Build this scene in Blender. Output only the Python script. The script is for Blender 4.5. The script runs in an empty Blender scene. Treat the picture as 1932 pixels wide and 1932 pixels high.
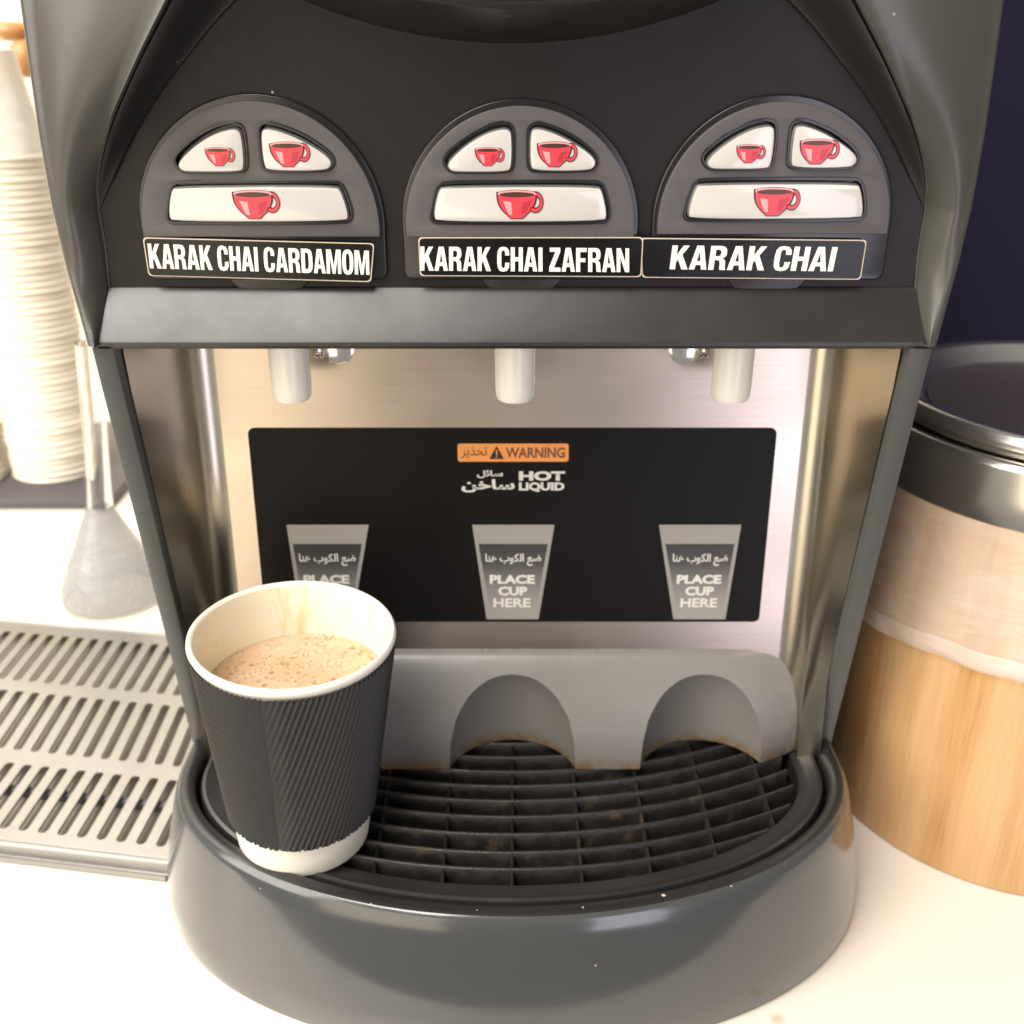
import bpy, bmesh, math, random
from mathutils import Vector, Matrix
random.seed(7)
scene = bpy.context.scene
COL = scene.collection
PI = math.pi

# ------------------------------------------------------------------ camera, light, exposure
FPX, PITCH, CH = 1950.0, math.radians(24.5), .41
cam_d = bpy.data.cameras.new('camera')
cam_d.sensor_width = 36.0
cam_d.lens = 36.0 * FPX / 1932.0
cam_d.clip_start = .01
cam_d.clip_end = 50
cam_d.dof.use_dof = True
cam_d.dof.focus_distance = .375
cam_d.dof.aperture_fstop = 13
cam = bpy.data.objects.new('camera', cam_d)
COL.objects.link(cam)
cam.location = (0, 0, CH)
cam.rotation_euler = (PI/2 - PITCH, 0, 0)
scene.camera = cam
scene.view_settings.view_transform = 'Standard'
scene.view_settings.look = 'None'
scene.view_settings.exposure = 0.32
scene.view_settings.gamma = 1.0

world = bpy.data.worlds.new('World')
scene.world = world
world.use_nodes = True
bg = world.node_tree.nodes['Background']
bg.inputs[0].default_value = (1.0, .955, .90, 1)
bg.inputs[1].default_value = .27

def lamp(name, loc, target, sx, sy, power, color):
    d = bpy.data.lights.new(name, 'AREA')
    d.shape = 'RECTANGLE'; d.size = sx; d.size_y = sy
    d.energy = power; d.color = color
    o = bpy.data.objects.new(name, d); COL.objects.link(o)
    o.location = loc
    o.rotation_euler = (Vector(target) - Vector(loc)).to_track_quat('-Z', 'Y').to_euler()
    return o
lamp('ceiling_light', (-.75, -.35, 1.9), (-.05, .5, 0), 1.3, 1.1, 54, (1, .95, .88))
lamp('left_fill_light', (-1.45, -.35, .8), (-.1, .45, .2), 1.0, 1.1, 16, (1, .95, .88))  # area lamp added at the left to brighten the background and left wing
lamp('front_left_light', (-.72, -.9, .25), (-.1, .45, .25), .75, 1.5, 7.5, (1, .84, .62))  # lamp added behind the camera for the warm reflection in the steel
lamp('front_right_light', (.62, -.9, .15), (.1, .45, .2), .42, 1.3, 5.2, (.87, .82, 1))  # lamp added behind the camera for the pinkish reflection on the right
lamp('back_light', (-1.0, 1.0, 1.5), (-.6, 1.1, 0), .7, .7, 14, (1, .96, .9))

# ------------------------------------------------------------------ material helpers
def mat(name, color, rough=.5, metal=0.0, **kw):
    m = bpy.data.materials.new(name); m.use_nodes = True
    b = m.node_tree.nodes['Principled BSDF']
    b.inputs['Base Color'].default_value = (*color, 1)
    b.inputs['Roughness'].default_value = rough
    b.inputs['Metallic'].default_value = metal
    for k, v in kw.items():
        b.inputs[k.replace('_', ' ')].default_value = v
    return m
class NT:
    def __init__(s, m):
        s.t = m.node_tree; s.b = s.t.nodes['Principled BSDF']
    def n(s, typ, **kw):
        x = s.t.nodes.new(typ)
        for k, v in kw.items():
            if k in x.inputs.keys(): x.inputs[k].default_value = v
            else: setattr(x, k, v)
        return x
    def l(s, a, b): s.t.links.new(a, b)
    def coords(s, scale=(1, 1, 1), rot=(0, 0, 0)):
        tc = s.n('ShaderNodeTexCoord'); mp = s.n('ShaderNodeMapping')
        mp.inputs['Scale'].default_value = scale
        mp.inputs['Rotation'].default_value = rot
        s.l(tc.outputs['Object'], mp.inputs[0]); return mp.outputs[0]
    def noise(s, vec, scale, detail=4, rough=.5):
        x = s.n('ShaderNodeTexNoise'); x.inputs['Scale'].default_value = scale
        x.inputs['Detail'].default_value = detail; x.inputs['Roughness'].default_value = rough
        s.l(vec, x.inputs['Vector']); return x.outputs['Fac']
    def ramp(s, fac, stops):
        r = s.n('ShaderNodeValToRGB'); e = r.color_ramp.elements
        while len(e) < len(stops): e.new(.5)
        for i, (p, c) in enumerate(stops):
            e[i].position = p; e[i].color = (*c, 1) if len(c) == 3 else c
        s.l(fac, r.inputs[0]); return r.outputs[0]
    def mix(s, fac, a, b):
        x = s.n('ShaderNodeMix'); x.data_type = 'RGBA'
        for k, v in ((0, fac), (6, a), (7, b)):
            if isinstance(v, (int, float)): x.inputs[k].default_value = v
            elif isinstance(v, tuple): x.inputs[k].default_value = (*v, 1)
            else: s.l(v, x.inputs[k])
        return x.outputs[2]
    def maprange(s, fac, a, b, c, d):
        x = s.n('ShaderNodeMapRange')
        for i, v in enumerate((a, b, c, d)): x.inputs[i+1].default_value = v
        s.l(fac, x.inputs[0]); return x.outputs[0]
    def bump(s, h, strength, dist):
        x = s.n('ShaderNodeBump'); x.inputs['Strength'].default_value = strength
        x.inputs['Distance'].default_value = dist
        s.l(h, x.inputs['Height']); s.l(x.outputs[0], s.b.inputs['Normal'])

def plastic(name, color, rough, grain=1400, gstr=.25, wear=.06, dust=True, spec=.5, coat=0.0):
    m = mat(name, color, rough); t = NT(m)
    t.b.inputs['Specular IOR Level'].default_value = spec
    t.b.inputs['Coat Weight'].default_value = coat
    t.b.inputs['Coat Roughness'].default_value = .12
    v = t.coords()
    if gstr:
        t.bump(t.noise(v, grain, 3), gstr, .00012)
    r = t.maprange(t.noise(v, 28, 6, .65), .3, .7, rough - wear, rough + wear)
    t.l(r, t.b.inputs['Roughness'])
    if dust:
        vo = t.n('ShaderNodeTexVoronoi'); vo.inputs['Scale'].default_value = 95
        t.l(v, vo.inputs['Vector'])
        sel = t.maprange(t.noise(v, 41, 1), .60, .64, 0, 1)
        d = t.maprange(vo.outputs['Distance'], .035, .055, 1, 0)
        mu = t.n('ShaderNodeMath', operation='MULTIPLY'); t.l(sel, mu.inputs[0]); t.l(d, mu.inputs[1])
        c = t.mix(mu.outputs[0], color, (.42, .38, .33))
        t.l(c, t.b.inputs['Base Color'])
    return m
M = {}
M['black'] = plastic('black_grained_plastic', (.009, .0072, .0066), .42, 1500, .7, spec=.27)
M['lip'] = plastic('black_smooth_plastic', (.017, .0155, .014), .33, 1800, .25)
M['wing'] = plastic('grey_satin_plastic', (.064, .061, .051), .34, 1300, .3)
M['trim'] = plastic('dark_satin_trim', (.022, .021, .020), .33, 1500, .15)
M['plate'] = plastic('grey_plate_plastic', (.075, .067, .066), .5, 2200, .12, dust=False)
M['gloss'] = plastic('black_gloss_plastic', (.012, .011, .012), .18, 1500, .05, .04)
M['base'] = plastic('slate_gloss_plastic', (.050, .052, .052), .17, 1500, .03, .06, spec=.6, coat=.5)
M['lipblack'] = plastic('black_tray_plastic', (.018, .017, .017), .34, 1500, .1)
M['grille'] = plastic('black_grille_plastic', (.020, .018, .016), .38, 900, .3)
M['frame'] = plastic('frame_plastic', (.075, .076, .072), .38, 1500, .2)
M['lid_dark'] = mat('dark_lid_disc', (.40, .34, .34), .45, 1.0)
M['void'] = mat('dark_inside', (.008, .008, .008), .7)

def steel(name, color, rough, axis, strength=.12, blotch=True):
    m = mat(name, color, rough, 1.0); t = NT(m)
    sc = (14, 0, 1100) if axis == 0 else (0, 1100, 10)
    v = t.coords(sc)
    n = t.noise(v, 1.0, 3)
    t.l(t.mix(t.maprange(n, .3, .7, 0, .3), color, tuple(x*.75 for x in color)), t.b.inputs['Base Color'])
    v2 = t.coords()
    k = t.noise(v2, 14, 2, .5)
    t.l(t.maprange(k, .3, .7, rough-.03, rough+.04), t.b.inputs['Roughness'])
    if blotch:
        c = t.mix(t.maprange(t.noise(v2, 60, 6, .7), .45, .75, 0, .25), color, tuple(x*.72 for x in color))
        t.l(c, t.b.inputs['Base Color'])
    t.b.inputs['Anisotropic'].default_value = .4
    return m
M['steel'] = steel('brushed_steel', (.50, .43, .36), .25, 0, .10, False)
M['steel_side'] = steel('brushed_steel_side', (.52, .48, .39), .27, 2, .1, False)
M['steel_plate'] = steel('worn_steel_plate', (.35, .34, .325), .38, 0, .12)
M['steel_band'] = steel('steel_band', (.72, .69, .62), .22, 2, .05)
M['lid_steel'] = mat('satin_lid_steel', (.84, .80, .76), .3, 1.0)
M['chrome'] = mat('polished_metal', (.8, .78, .74), .12, 1.0)

# tray grille parts with drink residue
m = M['grille_dirty'] = mat('grille_with_residue', (.02, .018, .016), .4); t = NT(m); v = t.coords()
c = t.mix(t.maprange(t.noise(v, 60, 5, .65), .58, .72, 0, .7), (.014, .0125, .011), (.075, .045, .022))
t.l(c, t.b.inputs['Base Color']); t.bump(t.noise(v, 400, 4), .5, .0004)
t.l(t.maprange(t.noise(v, 120, 3), .3, .7, .25, .6), t.b.inputs['Roughness'])
# cup rest: grey plastic with brown crust along the bottom edge
m = M['rest'] = mat('grey_cup_rest_plastic', (.24, .235, .22), .3); t = NT(m); v = t.coords()
sep = t.n('ShaderNodeSeparateXYZ'); t.l(v, sep.inputs[0])
edge = t.maprange(sep.outputs[2], .0715, .0790, 1, 0)
nz = t.maprange(t.noise(v, 150, 5, .7), .34, .55, 0, 1)
mu = t.n('ShaderNodeMath', operation='MULTIPLY'); t.l(edge, mu.inputs[0]); t.l(nz, mu.inputs[1])
c = t.mix(mu.outputs[0], (.19, .182, .167), (.16, .095, .04))
t.l(c, t.b.inputs['Base Color']); t.bump(t.noise(v, 1500, 3), .2, .0001)
t.l(t.maprange(t.noise(v, 35, 5), .3, .7, .22, .36), t.b.inputs['Roughness'])
# counter
m = M['counter'] = mat('white_counter', (.74, .69, .61), .22); t = NT(m); v = t.coords()
c = t.mix(t.maprange(t.noise(v, 3.2, 4), .3, .7, 0, 1), (.75, .71, .645), (.73, .67, .575))
vo = t.n('ShaderNodeTexVoronoi'); vo.inputs['Scale'].default_value = 34; t.l(v, vo.inputs['Vector'])
sel = t.maprange(t.noise(v, 11, 2), .48, .56, 0, .8)
d = t.maprange(vo.outputs['Distance'], .06, .16, 1, 0)
mu = t.n('ShaderNodeMath', operation='MULTIPLY'); t.l(sel, mu.inputs[0]); t.l(d, mu.inputs[1])
t.l(t.mix(mu.outputs[0], c, (.48, .35, .20)), t.b.inputs['Base Color'])
t.l(t.maprange(t.noise(v, 30, 5), .3, .7, .16, .3), t.b.inputs['Roughness'])
# walls
m = M['wall'] = mat('cream_wall', (.82, .74, .60), .6); t = NT(m)
t.bump(t.noise(t.coords(), 60, 5), .2, .001)
m = M['navy'] = mat('navy_panel', (.010, .008, .024), .6, Specular_IOR_Level=.15); t = NT(m)

# bamboo
m = M['bamboo'] = mat('bamboo_wood', (.62, .38, .17), .42); t = NT(m)
tc = t.n('ShaderNodeTexCoord'); sp = t.n('ShaderNodeSeparateXYZ'); t.l(tc.outputs['Object'], sp.inputs[0])
at = t.n('ShaderNodeMath', operation='ARCTAN2'); t.l(sp.outputs[1], at.inputs[0]); t.l(sp.outputs[0], at.inputs[1])
cb = t.n('ShaderNodeCombineXYZ'); t.l(at.outputs[0], cb.inputs[0]); t.l(sp.outputs[2], cb.inputs[2])
mp = t.n('ShaderNodeMapping'); mp.inputs['Scale'].default_value = (26, 1, 14); t.l(cb.outputs[0], mp.inputs[0])
strip = t.noise(mp.outputs[0], 1.0, 6, .7)
mp2 = t.n('ShaderNodeMapping'); mp2.inputs['Scale'].default_value = (230, 1, 16); t.l(cb.outputs[0], mp2.inputs[0])
fib = t.noise(mp2.outputs[0], 1.0, 4, .65)
mp3 = t.n('ShaderNodeMapping'); mp3.inputs['Scale'].default_value = (5.5, 1, .4); t.l(cb.outputs[0], mp3.inputs[0])
br = t.noise(mp3.outputs[0], 1.0, 1)
c1 = t.ramp(strip, [(.28, (.40, .20, .065)), (.47, (.54, .30, .115)), (.62, (.60, .355, .155)), (.8, (.48, .255, .095))])
c2 = t.mix(t.maprange(fib, .52, .66, 0, .8), c1, (.36, .16, .05))
c3 = t.mix(t.maprange(br, .30, .60, 0, .5), c2, (.74, .50, .27))
t.l(c3, t.b.inputs['Base Color']); t.bump(fib, .25, .0003)
t.b.inputs['Specular IOR Level'].default_value = .35
# paper
M['cup_white'] = mat('white_paper', (.80, .77, .66), .5, Subsurface_Weight=.08, Subsurface_Radius=(.004, .003, .002))
m = M['cup_inside'] = mat('cream_paper_lining', (.80, .74, .55), .42); t = NT(m); v = t.coords((1, 1, .14))
c = t.mix(t.maprange(t.noise(v, 105, 3, .6), .55, .68, 0, .75), (.84, .79, .63), (.66, .50, .22))
t.l(c, t.b.inputs['Base Color'])
m = M['sleeve'] = mat('black_ribbed_card', (.034, .031, .029), .45); t = NT(m)
t.bump(t.noise(t.coords(), 1800, 4), .35, .0002)
m = M['tea'] = mat('frothy_milk_tea', (.62, .38, .19), .3); t = NT(m); v = t.coords()
def spots(scale, lo, hi, nscale, n0, n1):
    vo = t.n('ShaderNodeTexVoronoi'); vo.inputs['Scale'].default_value = scale; t.l(v, vo.inputs['Vector'])
    a = t.maprange(vo.outputs['Distance'], lo, hi, 1, 0); b = t.maprange(t.noise(v, nscale, 4, .6), n0, n1, 0, 1)
    mu = t.n('ShaderNodeMath', operation='MULTIPLY'); t.l(a, mu.inputs[0]); t.l(b, mu.inputs[1]); return mu.outputs[0]
sp1 = spots(230, .14, .40, 70, .50, .58); sp2 = spots(640, .2, .45, 120, .44, .56)
c = t.mix(t.maprange(t.noise(v, 60, 5, .65), .38, .62, 0, 1), (.56, .37, .215), (.64, .455, .295))
c = t.mix(sp2, c, (.46, .29, .155)); c = t.mix(sp1, c, (.36, .21, .105))
t.l(c, t.b.inputs['Base Color'])
mx = t.n('ShaderNodeMath', operation='ADD'); t.l(sp1, mx.inputs[0]); t.l(sp2, mx.inputs[1])
t.bump(mx.outputs[0], .8, -.0006)
M['stack'] = mat('cream_paper_cups', (.84, .77, .65), .4)
M['nozzle'] = mat('milky_plastic', (.84, .82, .72), .25, Subsurface_Weight=.3, Subsurface_Radius=(.006, .005, .004))
M['button'] = mat('button_face', (.52, .495, .455), .16, Coat_Weight=.6)
M['button_rim'] = mat('button_rim', (.45, .45, .44), .12, .75)
M['bezel'] = mat('button_bezel', (.012, .012, .012), .2)
M['red'] = mat('red_print', (.62, .045, .06), .3)
M['red_dark'] = mat('dark_red_print', (.40, .025, .04), .3)
M['pink'] = mat('pink_print', (.78, .30, .30), .3)
M['ink'] = mat('dark_print', (.035, .012, .012), .3)
M['coffee'] = mat('coffee_print', (.06, .022, .015), .3)
M['label_black'] = plastic('black_sticker', (.004, .0035, .003), .22, 300, .25, .1, dust=False, spec=.28)
M['label_edge'] = mat('sticker_paper_edge', (.55, .47, .35), .6)
M['letter'] = mat('cream_lettering', (.80, .77, .66), .4)
M['warn_black'] = plastic('black_warning_sticker', (.0055, .0045, .0042), .4, 900, .1, .05, dust=False, spec=.14)
M['orange'] = mat('orange_print', (.78, .30, .07), .45)
M['brown_ink'] = mat('brown_print', (.16, .05, .01), .5)
M['grey_print'] = mat('grey_print', (.27, .255, .225), .45)
M['white_print'] = mat('white_print', (.62, .60, .54), .45)
m = M['grad_print'] = mat('graded_grey_print', (.1, .1, .1), .45); t = NT(m); v = t.coords()
sp = t.n('ShaderNodeSeparateXYZ'); t.l(v, sp.inputs[0])
t.l(t.ramp(t.maprange(sp.outputs[2], .150, .186, 0, 1), [(0, (.27, .255, .225)), (.3, (.19, .18, .165)), (.7, (.05, .047, .043)), (1, (.025, .023, .022))]), t.b.inputs['Base Color'])
M['tray_stained'] = mat('stained_steel', (.40, .35, .29), .4, 0)
M['dark_tray'] = mat('dark_grey_tray', (.10, .09, .10), .35)
M['glass'] = mat('clear_glass', (1, 1, 1), .03, Transmission_Weight=1.0, IOR=1.45)
M['wood'] = mat('brown_wood', (.42, .20, .06), .4)
# thin plastic film
def film(name, color, alpha, rough):
    m = bpy.data.materials.new(name); m.use_nodes = True; t = m.node_tree; t.nodes.clear()
    out = t.nodes.new('ShaderNodeOutputMaterial')
    pr = t.nodes.new('ShaderNodeBsdfPrincipled'); pr.inputs['Base Color'].default_value = (*color, 1)
    pr.inputs['Roughness'].default_value = rough
    tr = t.nodes.new('ShaderNodeBsdfTransparent')
    mx = t.nodes.new('ShaderNodeMixShader')
    tc = t.nodes.new('ShaderNodeTexCoord'); mp = t.nodes.new('ShaderNodeMapping'); mp.inputs['Scale'].default_value = (1, 1, 2.2)
    t.links.new(tc.outputs['Object'], mp.inputs[0])
    nz = t.nodes.new('ShaderNodeTexNoise'); nz.inputs['Scale'].default_value = 26; nz.inputs['Detail'].default_value = 5
    nz.inputs['Distortion'].default_value = 1.2
    t.links.new(mp.outputs[0], nz.inputs['Vector'])
    bp = t.nodes.new('ShaderNodeBump'); bp.inputs['Strength'].default_value = .8; bp.inputs['Distance'].default_value = .0022
    t.links.new(nz.outputs['Fac'], bp.inputs['Height']); t.links.new(bp.outputs[0], pr.inputs['Normal'])
    mr = t.nodes.new('ShaderNodeMapRange'); mr.inputs[1].default_value = .3; mr.inputs[2].default_value = .7
    mr.inputs[3].default_value = alpha - .07; mr.inputs[4].default_value = alpha + .08
    t.links.new(nz.outputs['Fac'], mr.inputs[0]); t.links.new(mr.outputs[0], mx.inputs[0])
    t.links.new(tr.outputs[0], mx.inputs[1]); t.links.new(pr.outputs[0], mx.inputs[2])
    t.links.new(mx.outputs[0], out.inputs[0])
    return m
M['film'] = film('thin_clear_film', (.86, .81, .75), .34, .16)
M['film_fold'] = film('folded_clear_film', (.88, .79, .73), .52, .2)
M['film_glass'] = mat('clear_glass_wall', (1, 1, 1), .02, Transmission_Weight=1.0, IOR=1.4)
M['bright_metal'] = film('shiny_clear_shell', (.30, .31, .33), .55, .08)
M['film_clear'] = film('clear_cup_bag_film', (.93, .93, .95), .12, .12)

# ------------------------------------------------------------------ object helpers
def origin(p):
    v = Vector((0, 0, 0))
    while p is not None: v += p.location; p = p.parent
    return v
def link(name, me, m, parent):
    o = bpy.data.objects.new(name, me); COL.objects.link(o)
    if m is not None:
        for x in (m if isinstance(m, (list, tuple)) else [m]): me.materials.append(x)
    if parent is not None: o.parent = parent
    return o
def smooth(me, ang=35):
    for p in me.polygons: p.use_smooth = True
    me.set_sharp_from_angle(angle=math.radians(ang))
def mk(name, V, F, m, parent=None, ang=35, mi=None, weld=True):
    og = origin(parent) if parent is not None else Vector((0, 0, 0))
    me = bpy.data.meshes.new(name)
    me.from_pydata([tuple(Vector(v) - og) for v in V], [], F)
    if mi:
        for p, i in zip(me.polygons, mi): p.material_index = i
    if weld:
        bm = bmesh.new(); bm.from_mesh(me)
        bmesh.ops.remove_doubles(bm, verts=bm.verts, dist=1e-6)
        bmesh.ops.recalc_face_normals(bm, faces=bm.faces)
        bm.to_mesh(me); bm.free()
    if ang: smooth(me, ang)
    return link(name, me, m, parent)
def thing(name, loc, label, cat, group=None):
    o = bpy.data.objects.new(name, None); COL.objects.link(o)
    o.empty_display_size = .03
    o.location = loc; o['label'] = label; o['category'] = cat
    if group: o['group'] = group
    return o
def tag(o, label, cat, group=None):
    o['label'] = label; o['category'] = cat
    if group: o['group'] = group
def grid(rows, close=False):
    n = len(rows[0]); V = [p for r in rows for p in r]; F = []
    for i in range(len(rows)-1):
        for j in range(n if close else n-1):
            k = (j+1) % n
            F.append((i*n+j, i*n+k, (i+1)*n+k, (i+1)*n+j))
    return V, F
def lathe(prof, c, seg=64):
    rows = [[(c[0]+r*math.cos(2*PI*j/seg), c[1]+r*math.sin(2*PI*j/seg), c[2]+z) for j in range(seg)] for r, z in prof]
    return grid(rows, True)
def area(loop):
    return .5*sum(loop[i][0]*loop[(i+1) % len(loop)][1]-loop[(i+1) % len(loop)][0]*loop[i][1] for i in range(len(loop)))
def flat(loops, extrude=0.0, bevel=0.0, res=2):
    """filled 2D outline (first loop outer, others holes) -> mesh in XY, +Z towards viewer"""
    cu = bpy.data.curves.new('outline', 'CURVE'); cu.dimensions = '2D'; cu.fill_mode = 'BOTH'
    cu.extrude = extrude; cu.bevel_depth = bevel; cu.bevel_resolution = res
    for k, lp in enumerate(loops):
        outer = (k == 0) if bevel else True
        a = area(lp)
        if bevel and ((a > 0) != outer): lp = lp[::-1]
        s = cu.splines.new('POLY'); s.points.add(len(lp)-1)
        for i, (x, y) in enumerate(lp): s.points[i].co = (x, y, 0, 1)
        s.use_cyclic_u = True
    cu.offset = -bevel
    o = bpy.data.objects.new('tmp', cu); COL.objects.link(o)
    dg = bpy.context.evaluated_depsgraph_get()
    me = bpy.data.meshes.new_from_object(o.evaluated_get(dg))
    bpy.data.objects.remove(o); bpy.data.curves.remove(cu)
    return me
def stand(name, me, y, m, parent, lean=0.0, zref=0.0, ang=30):
    """turn an XY mesh upright: local z -> towards the viewer at depth y (+ lean*(z-zref))"""
    og = origin(parent) if parent is not None else Vector((0, 0, 0))
    bm = bmesh.new(); bm.from_mesh(me)
    bmesh.ops.remove_doubles(bm, verts=bm.verts, dist=1e-7)
    for v in bm.verts:
        x, z, d = v.co
        v.co = Vector((x, y - d + lean*(z-zref), z)) - og
    bmesh.ops.recalc_face_normals(bm, faces=bm.faces) if any(abs(v.co.z) > 0 for v in bm.verts) else None
    bm.to_mesh(me); bm.free()
    if ang: smooth(me, ang)
    return link(name, me, m, parent)
def chaikin(p, n=2):
    for _ in range(n):
        q = []
        for i in range(len(p)):
            a, b = p[i], p[(i+1) % len(p)]
            q += [(a[0]*.75+b[0]*.25, a[1]*.75+b[1]*.25), (a[0]*.25+b[0]*.75, a[1]*.25+b[1]*.75)]
        p = q
    return p
def rrect(x0, z0, x1, z1, r, n=5):
    P = []
    for cx, cz, a0 in ((x1-r, z1-r, 0), (x0+r, z1-r, 90), (x0+r, z0+r, 180), (x1-r, z0+r, 270)):
        for i in range(n+1):
            a = math.radians(a0+90*i/n); P.append((cx+r*math.cos(a), cz+r*math.sin(a)))
    return P
def inset_poly(P, d):
    out = []; n = len(P); s = 1 if area(P) > 0 else -1
    for i in range(n):
        a, b, c = Vector(P[i-1]), Vector(P[i]), Vector(P[(i+1) % n])
        e1 = (b-a).normalized(); e2 = (c-b).normalized()
        nn = Vector((-(e1.y+e2.y), e1.x+e2.x))*s
        if nn.length > 1e-9: nn.normalize()
        out.append(tuple(b+nn*d))
    return out
def join_meshes(parts):
    """parts: list of (mesh, material index) -> one mesh"""
    bm = bmesh.new()
    for me, mi in parts:
        n0 = len(bm.faces); bm.from_mesh(me); bm.faces.ensure_lookup_table()
        for f in bm.faces[n0:]: f.material_index = mi
    me = bpy.data.meshes.new('joined'); bm.to_mesh(me); bm.free()
    return me
def shift(me, dx, dy, dz=0.0):
    for v in me.vertices: v.co += Vector((dx, dy, dz))
    return me
def box(x0, x1, y0, y1, z0, z1, b=0.0):
    V = [(x, y, z) for x in (x0, x1) for y in (y0, y1) for z in (z0, z1)]
    F = [(0, 1, 3, 2), (4, 6, 7, 5), (0, 4, 5, 1), (2, 3, 7, 6), (0, 2, 6, 4), (1, 5, 7, 3)]
    return V, F
def bevel_obj(o, w, seg=2):
    bm = bmesh.new(); bm.from_mesh(o.data)
    bmesh.ops.bevel(bm, geom=[e for e in bm.edges], offset=w, segments=seg, affect='EDGES', profile=.5)
    bm.to_mesh(o.data); bm.free(); smooth(o.data, 40); return o
def ray(px, py):
    u = (px-966)/FPX; v = (966-py)/FPX; c, s = math.cos(PITCH), math.sin(PITCH)
    return Vector((u, c+v*s, -s+v*c))
def at_y(px, py, y):
    r = ray(px, py); return Vector((0, 0, CH)) + r*(y/r.y)
def at_z(px, py, z):
    r = ray(px, py); return Vector((0, 0, CH)) + r*((z-CH)/r.z)

# ------------------------------------------------------------------ lettering
G = {
 'I': (.21, [[(0, 0), (.21, 0), (.21, 1), (0, 1)]]),
 'H': (.62, [[(0, 0), (.21, 0), (.21, .42), (.41, .42), (.41, 0), (.62, 0), (.62, 1), (.41, 1), (.41, .59), (.21, .59), (.21, 1), (0, 1)]]),
 'K': (.67, [[(0, 0), (.21, 0), (.21, .29), (.28, .42), (.45, 0), (.69, 0), (.42, .62), (.66, 1), (.43, 1), (.21, .62), (.21, 1), (0, 1)]]),
 'A': (.66, [[(-.01, 0), (.20, 0), (.235, .2), (.425, .2), (.46, 0), (.67, 0), (.46, 1), (.20, 1)], [(.263, .36), (.397, .36), (.33, .76)]]),
 'R': (.66, [[(0, 0), (.21, 0), (.21, .41), (.31, .41), (.39, .37), (.41, .27), (.42, .06), (.44, 0), (.67, 0), (.64, .05), (.625, .12), (.62, .30), (.585, .42), (.49, .48), (.58, .53), (.63, .63), (.635, .75), (.61, .88), (.53, .97), (.40, 1), (0, 1)],
       [(.21, .57), (.33, .57), (.40, .60), (.42, .70), (.41, .79), (.35, .84), (.21, .84)]]),
 'D': (.64, [[(0, 0), (.34, 0), (.5, .03), (.6, .13), (.64, .3), (.64, .7), (.6, .87), (.5, .97), (.34, 1), (0, 1)],
       [(.21, .16), (.31, .16), (.39, .2), (.42, .3), (.42, .7), (.39, .8), (.31, .84), (.21, .84)]]),
 'O': (.64, [[(.32+.32*math.copysign(abs(math.cos(a))**.75, math.cos(a)), .5+.52*math.copysign(abs(math.sin(a))**.75, math.sin(a))) for a in [2*PI*i/28 for i in range(28)]],
       [(.32+.11*math.copysign(abs(math.cos(a))**.75, math.cos(a)), .5+.365*math.copysign(abs(math.sin(a))**.75, math.sin(a))) for a in [2*PI*i/20 for i in range(20)]]]),
 'C': (.62, [[(.62, .36), (.60, .15), (.5, .02), (.31, -.02), (.12, .02), (.03, .15), (0, .35), (0, .65), (.03, .85), (.12, .98), (.31, 1.02), (.5, .98), (.6, .86), (.62, .66), (.41, .66), (.4, .8), (.36, .86), (.31, .87), (.25, .85), (.215, .78), (.21, .65), (.21, .35), (.215, .22), (.25, .15), (.31, .13), (.37, .15), (.4, .21), (.41, .36)]]),
 'M': (.84, [[(0, 0), (.19, 0), (.19, .72), (.34, 0), (.50, 0), (.65, .72), (.65, 0), (.84, 0), (.84, 1), (.57, 1), (.42, .32), (.27, 1), (0, 1)]]),
 'N': (.64, [[(0, 0), (.19, 0), (.19, .62), (.43, 0), (.64, 0), (.64, 1), (.45, 1), (.45, .40), (.21, 1), (0, 1)]]),
 'Z': (.58, [[(0, 0), (.58, 0), (.58, .17), (.25, .17), (.57, .84), (.57, 1), (.03, 1), (.03, .83), (.32, .83), (0, .17)]]),
 'F': (.55, [[(0, 0), (.21, 0), (.21, .41), (.48, .41), (.48, .57), (.21, .57), (.21, .83), (.54, .83), (.54, 1), (0, 1)]]),
}
def condensed(text):
    parts = []; x = 0
    for ch in text:
        if ch == ' ': x += .27; continue
        w, loops = G[ch]
        parts.append((shift(flat([[(px+x, py) for px, py in lp] for lp in loops]), 0, 0), 0))
        x += w + .07
    return join_meshes(parts)
def font_text(s, offset=0.0):
    cu = bpy.data.curves.new('txt', 'FONT'); cu.body = s; cu.offset = offset; cu.resolution_u = 3
    o = bpy.data.objects.new('tmp', cu); COL.objects.link(o)
    me = bpy.data.meshes.new_from_object(o.evaluated_get(bpy.context.evaluated_depsgraph_get()))
    bpy.data.objects.remove(o); return me
def fit(me, x0, z0, x1, z1, shear=0.0):
    xs = [v.co.x for v in me.vertices]; ys = [v.co.y for v in me.vertices]
    a, b, c, d = min(xs), max(xs), min(ys), max(ys)
    for v in me.vertices:
        u = (v.co.x-a)/(b-a); w = (v.co.y-c)/(d-c)
        v.co = Vector((x0+u*(x1-x0)+shear*w*(z1-z0), z0+w*(z1-z0), 0))
    return me

# ================================================================== SETTING
def struct(o): o['kind'] = 'structure'; return o
V, F = box(-1.6, 1.0, .288, 1.4, -.04, 0)
struct(mk('counter', V, F, M['counter'], None, 0))
V, F = box(-1.6, .32, 1.4, 1.5, -.04, 1.3)
struct(mk('back_wall', V, F, M['wall'], None, 0))
V, F = box(.20, 1.0, .80, .86, 0.0005, 1.3)
struct(mk('side_wall', V, F, M['navy'], None, 0))

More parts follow.
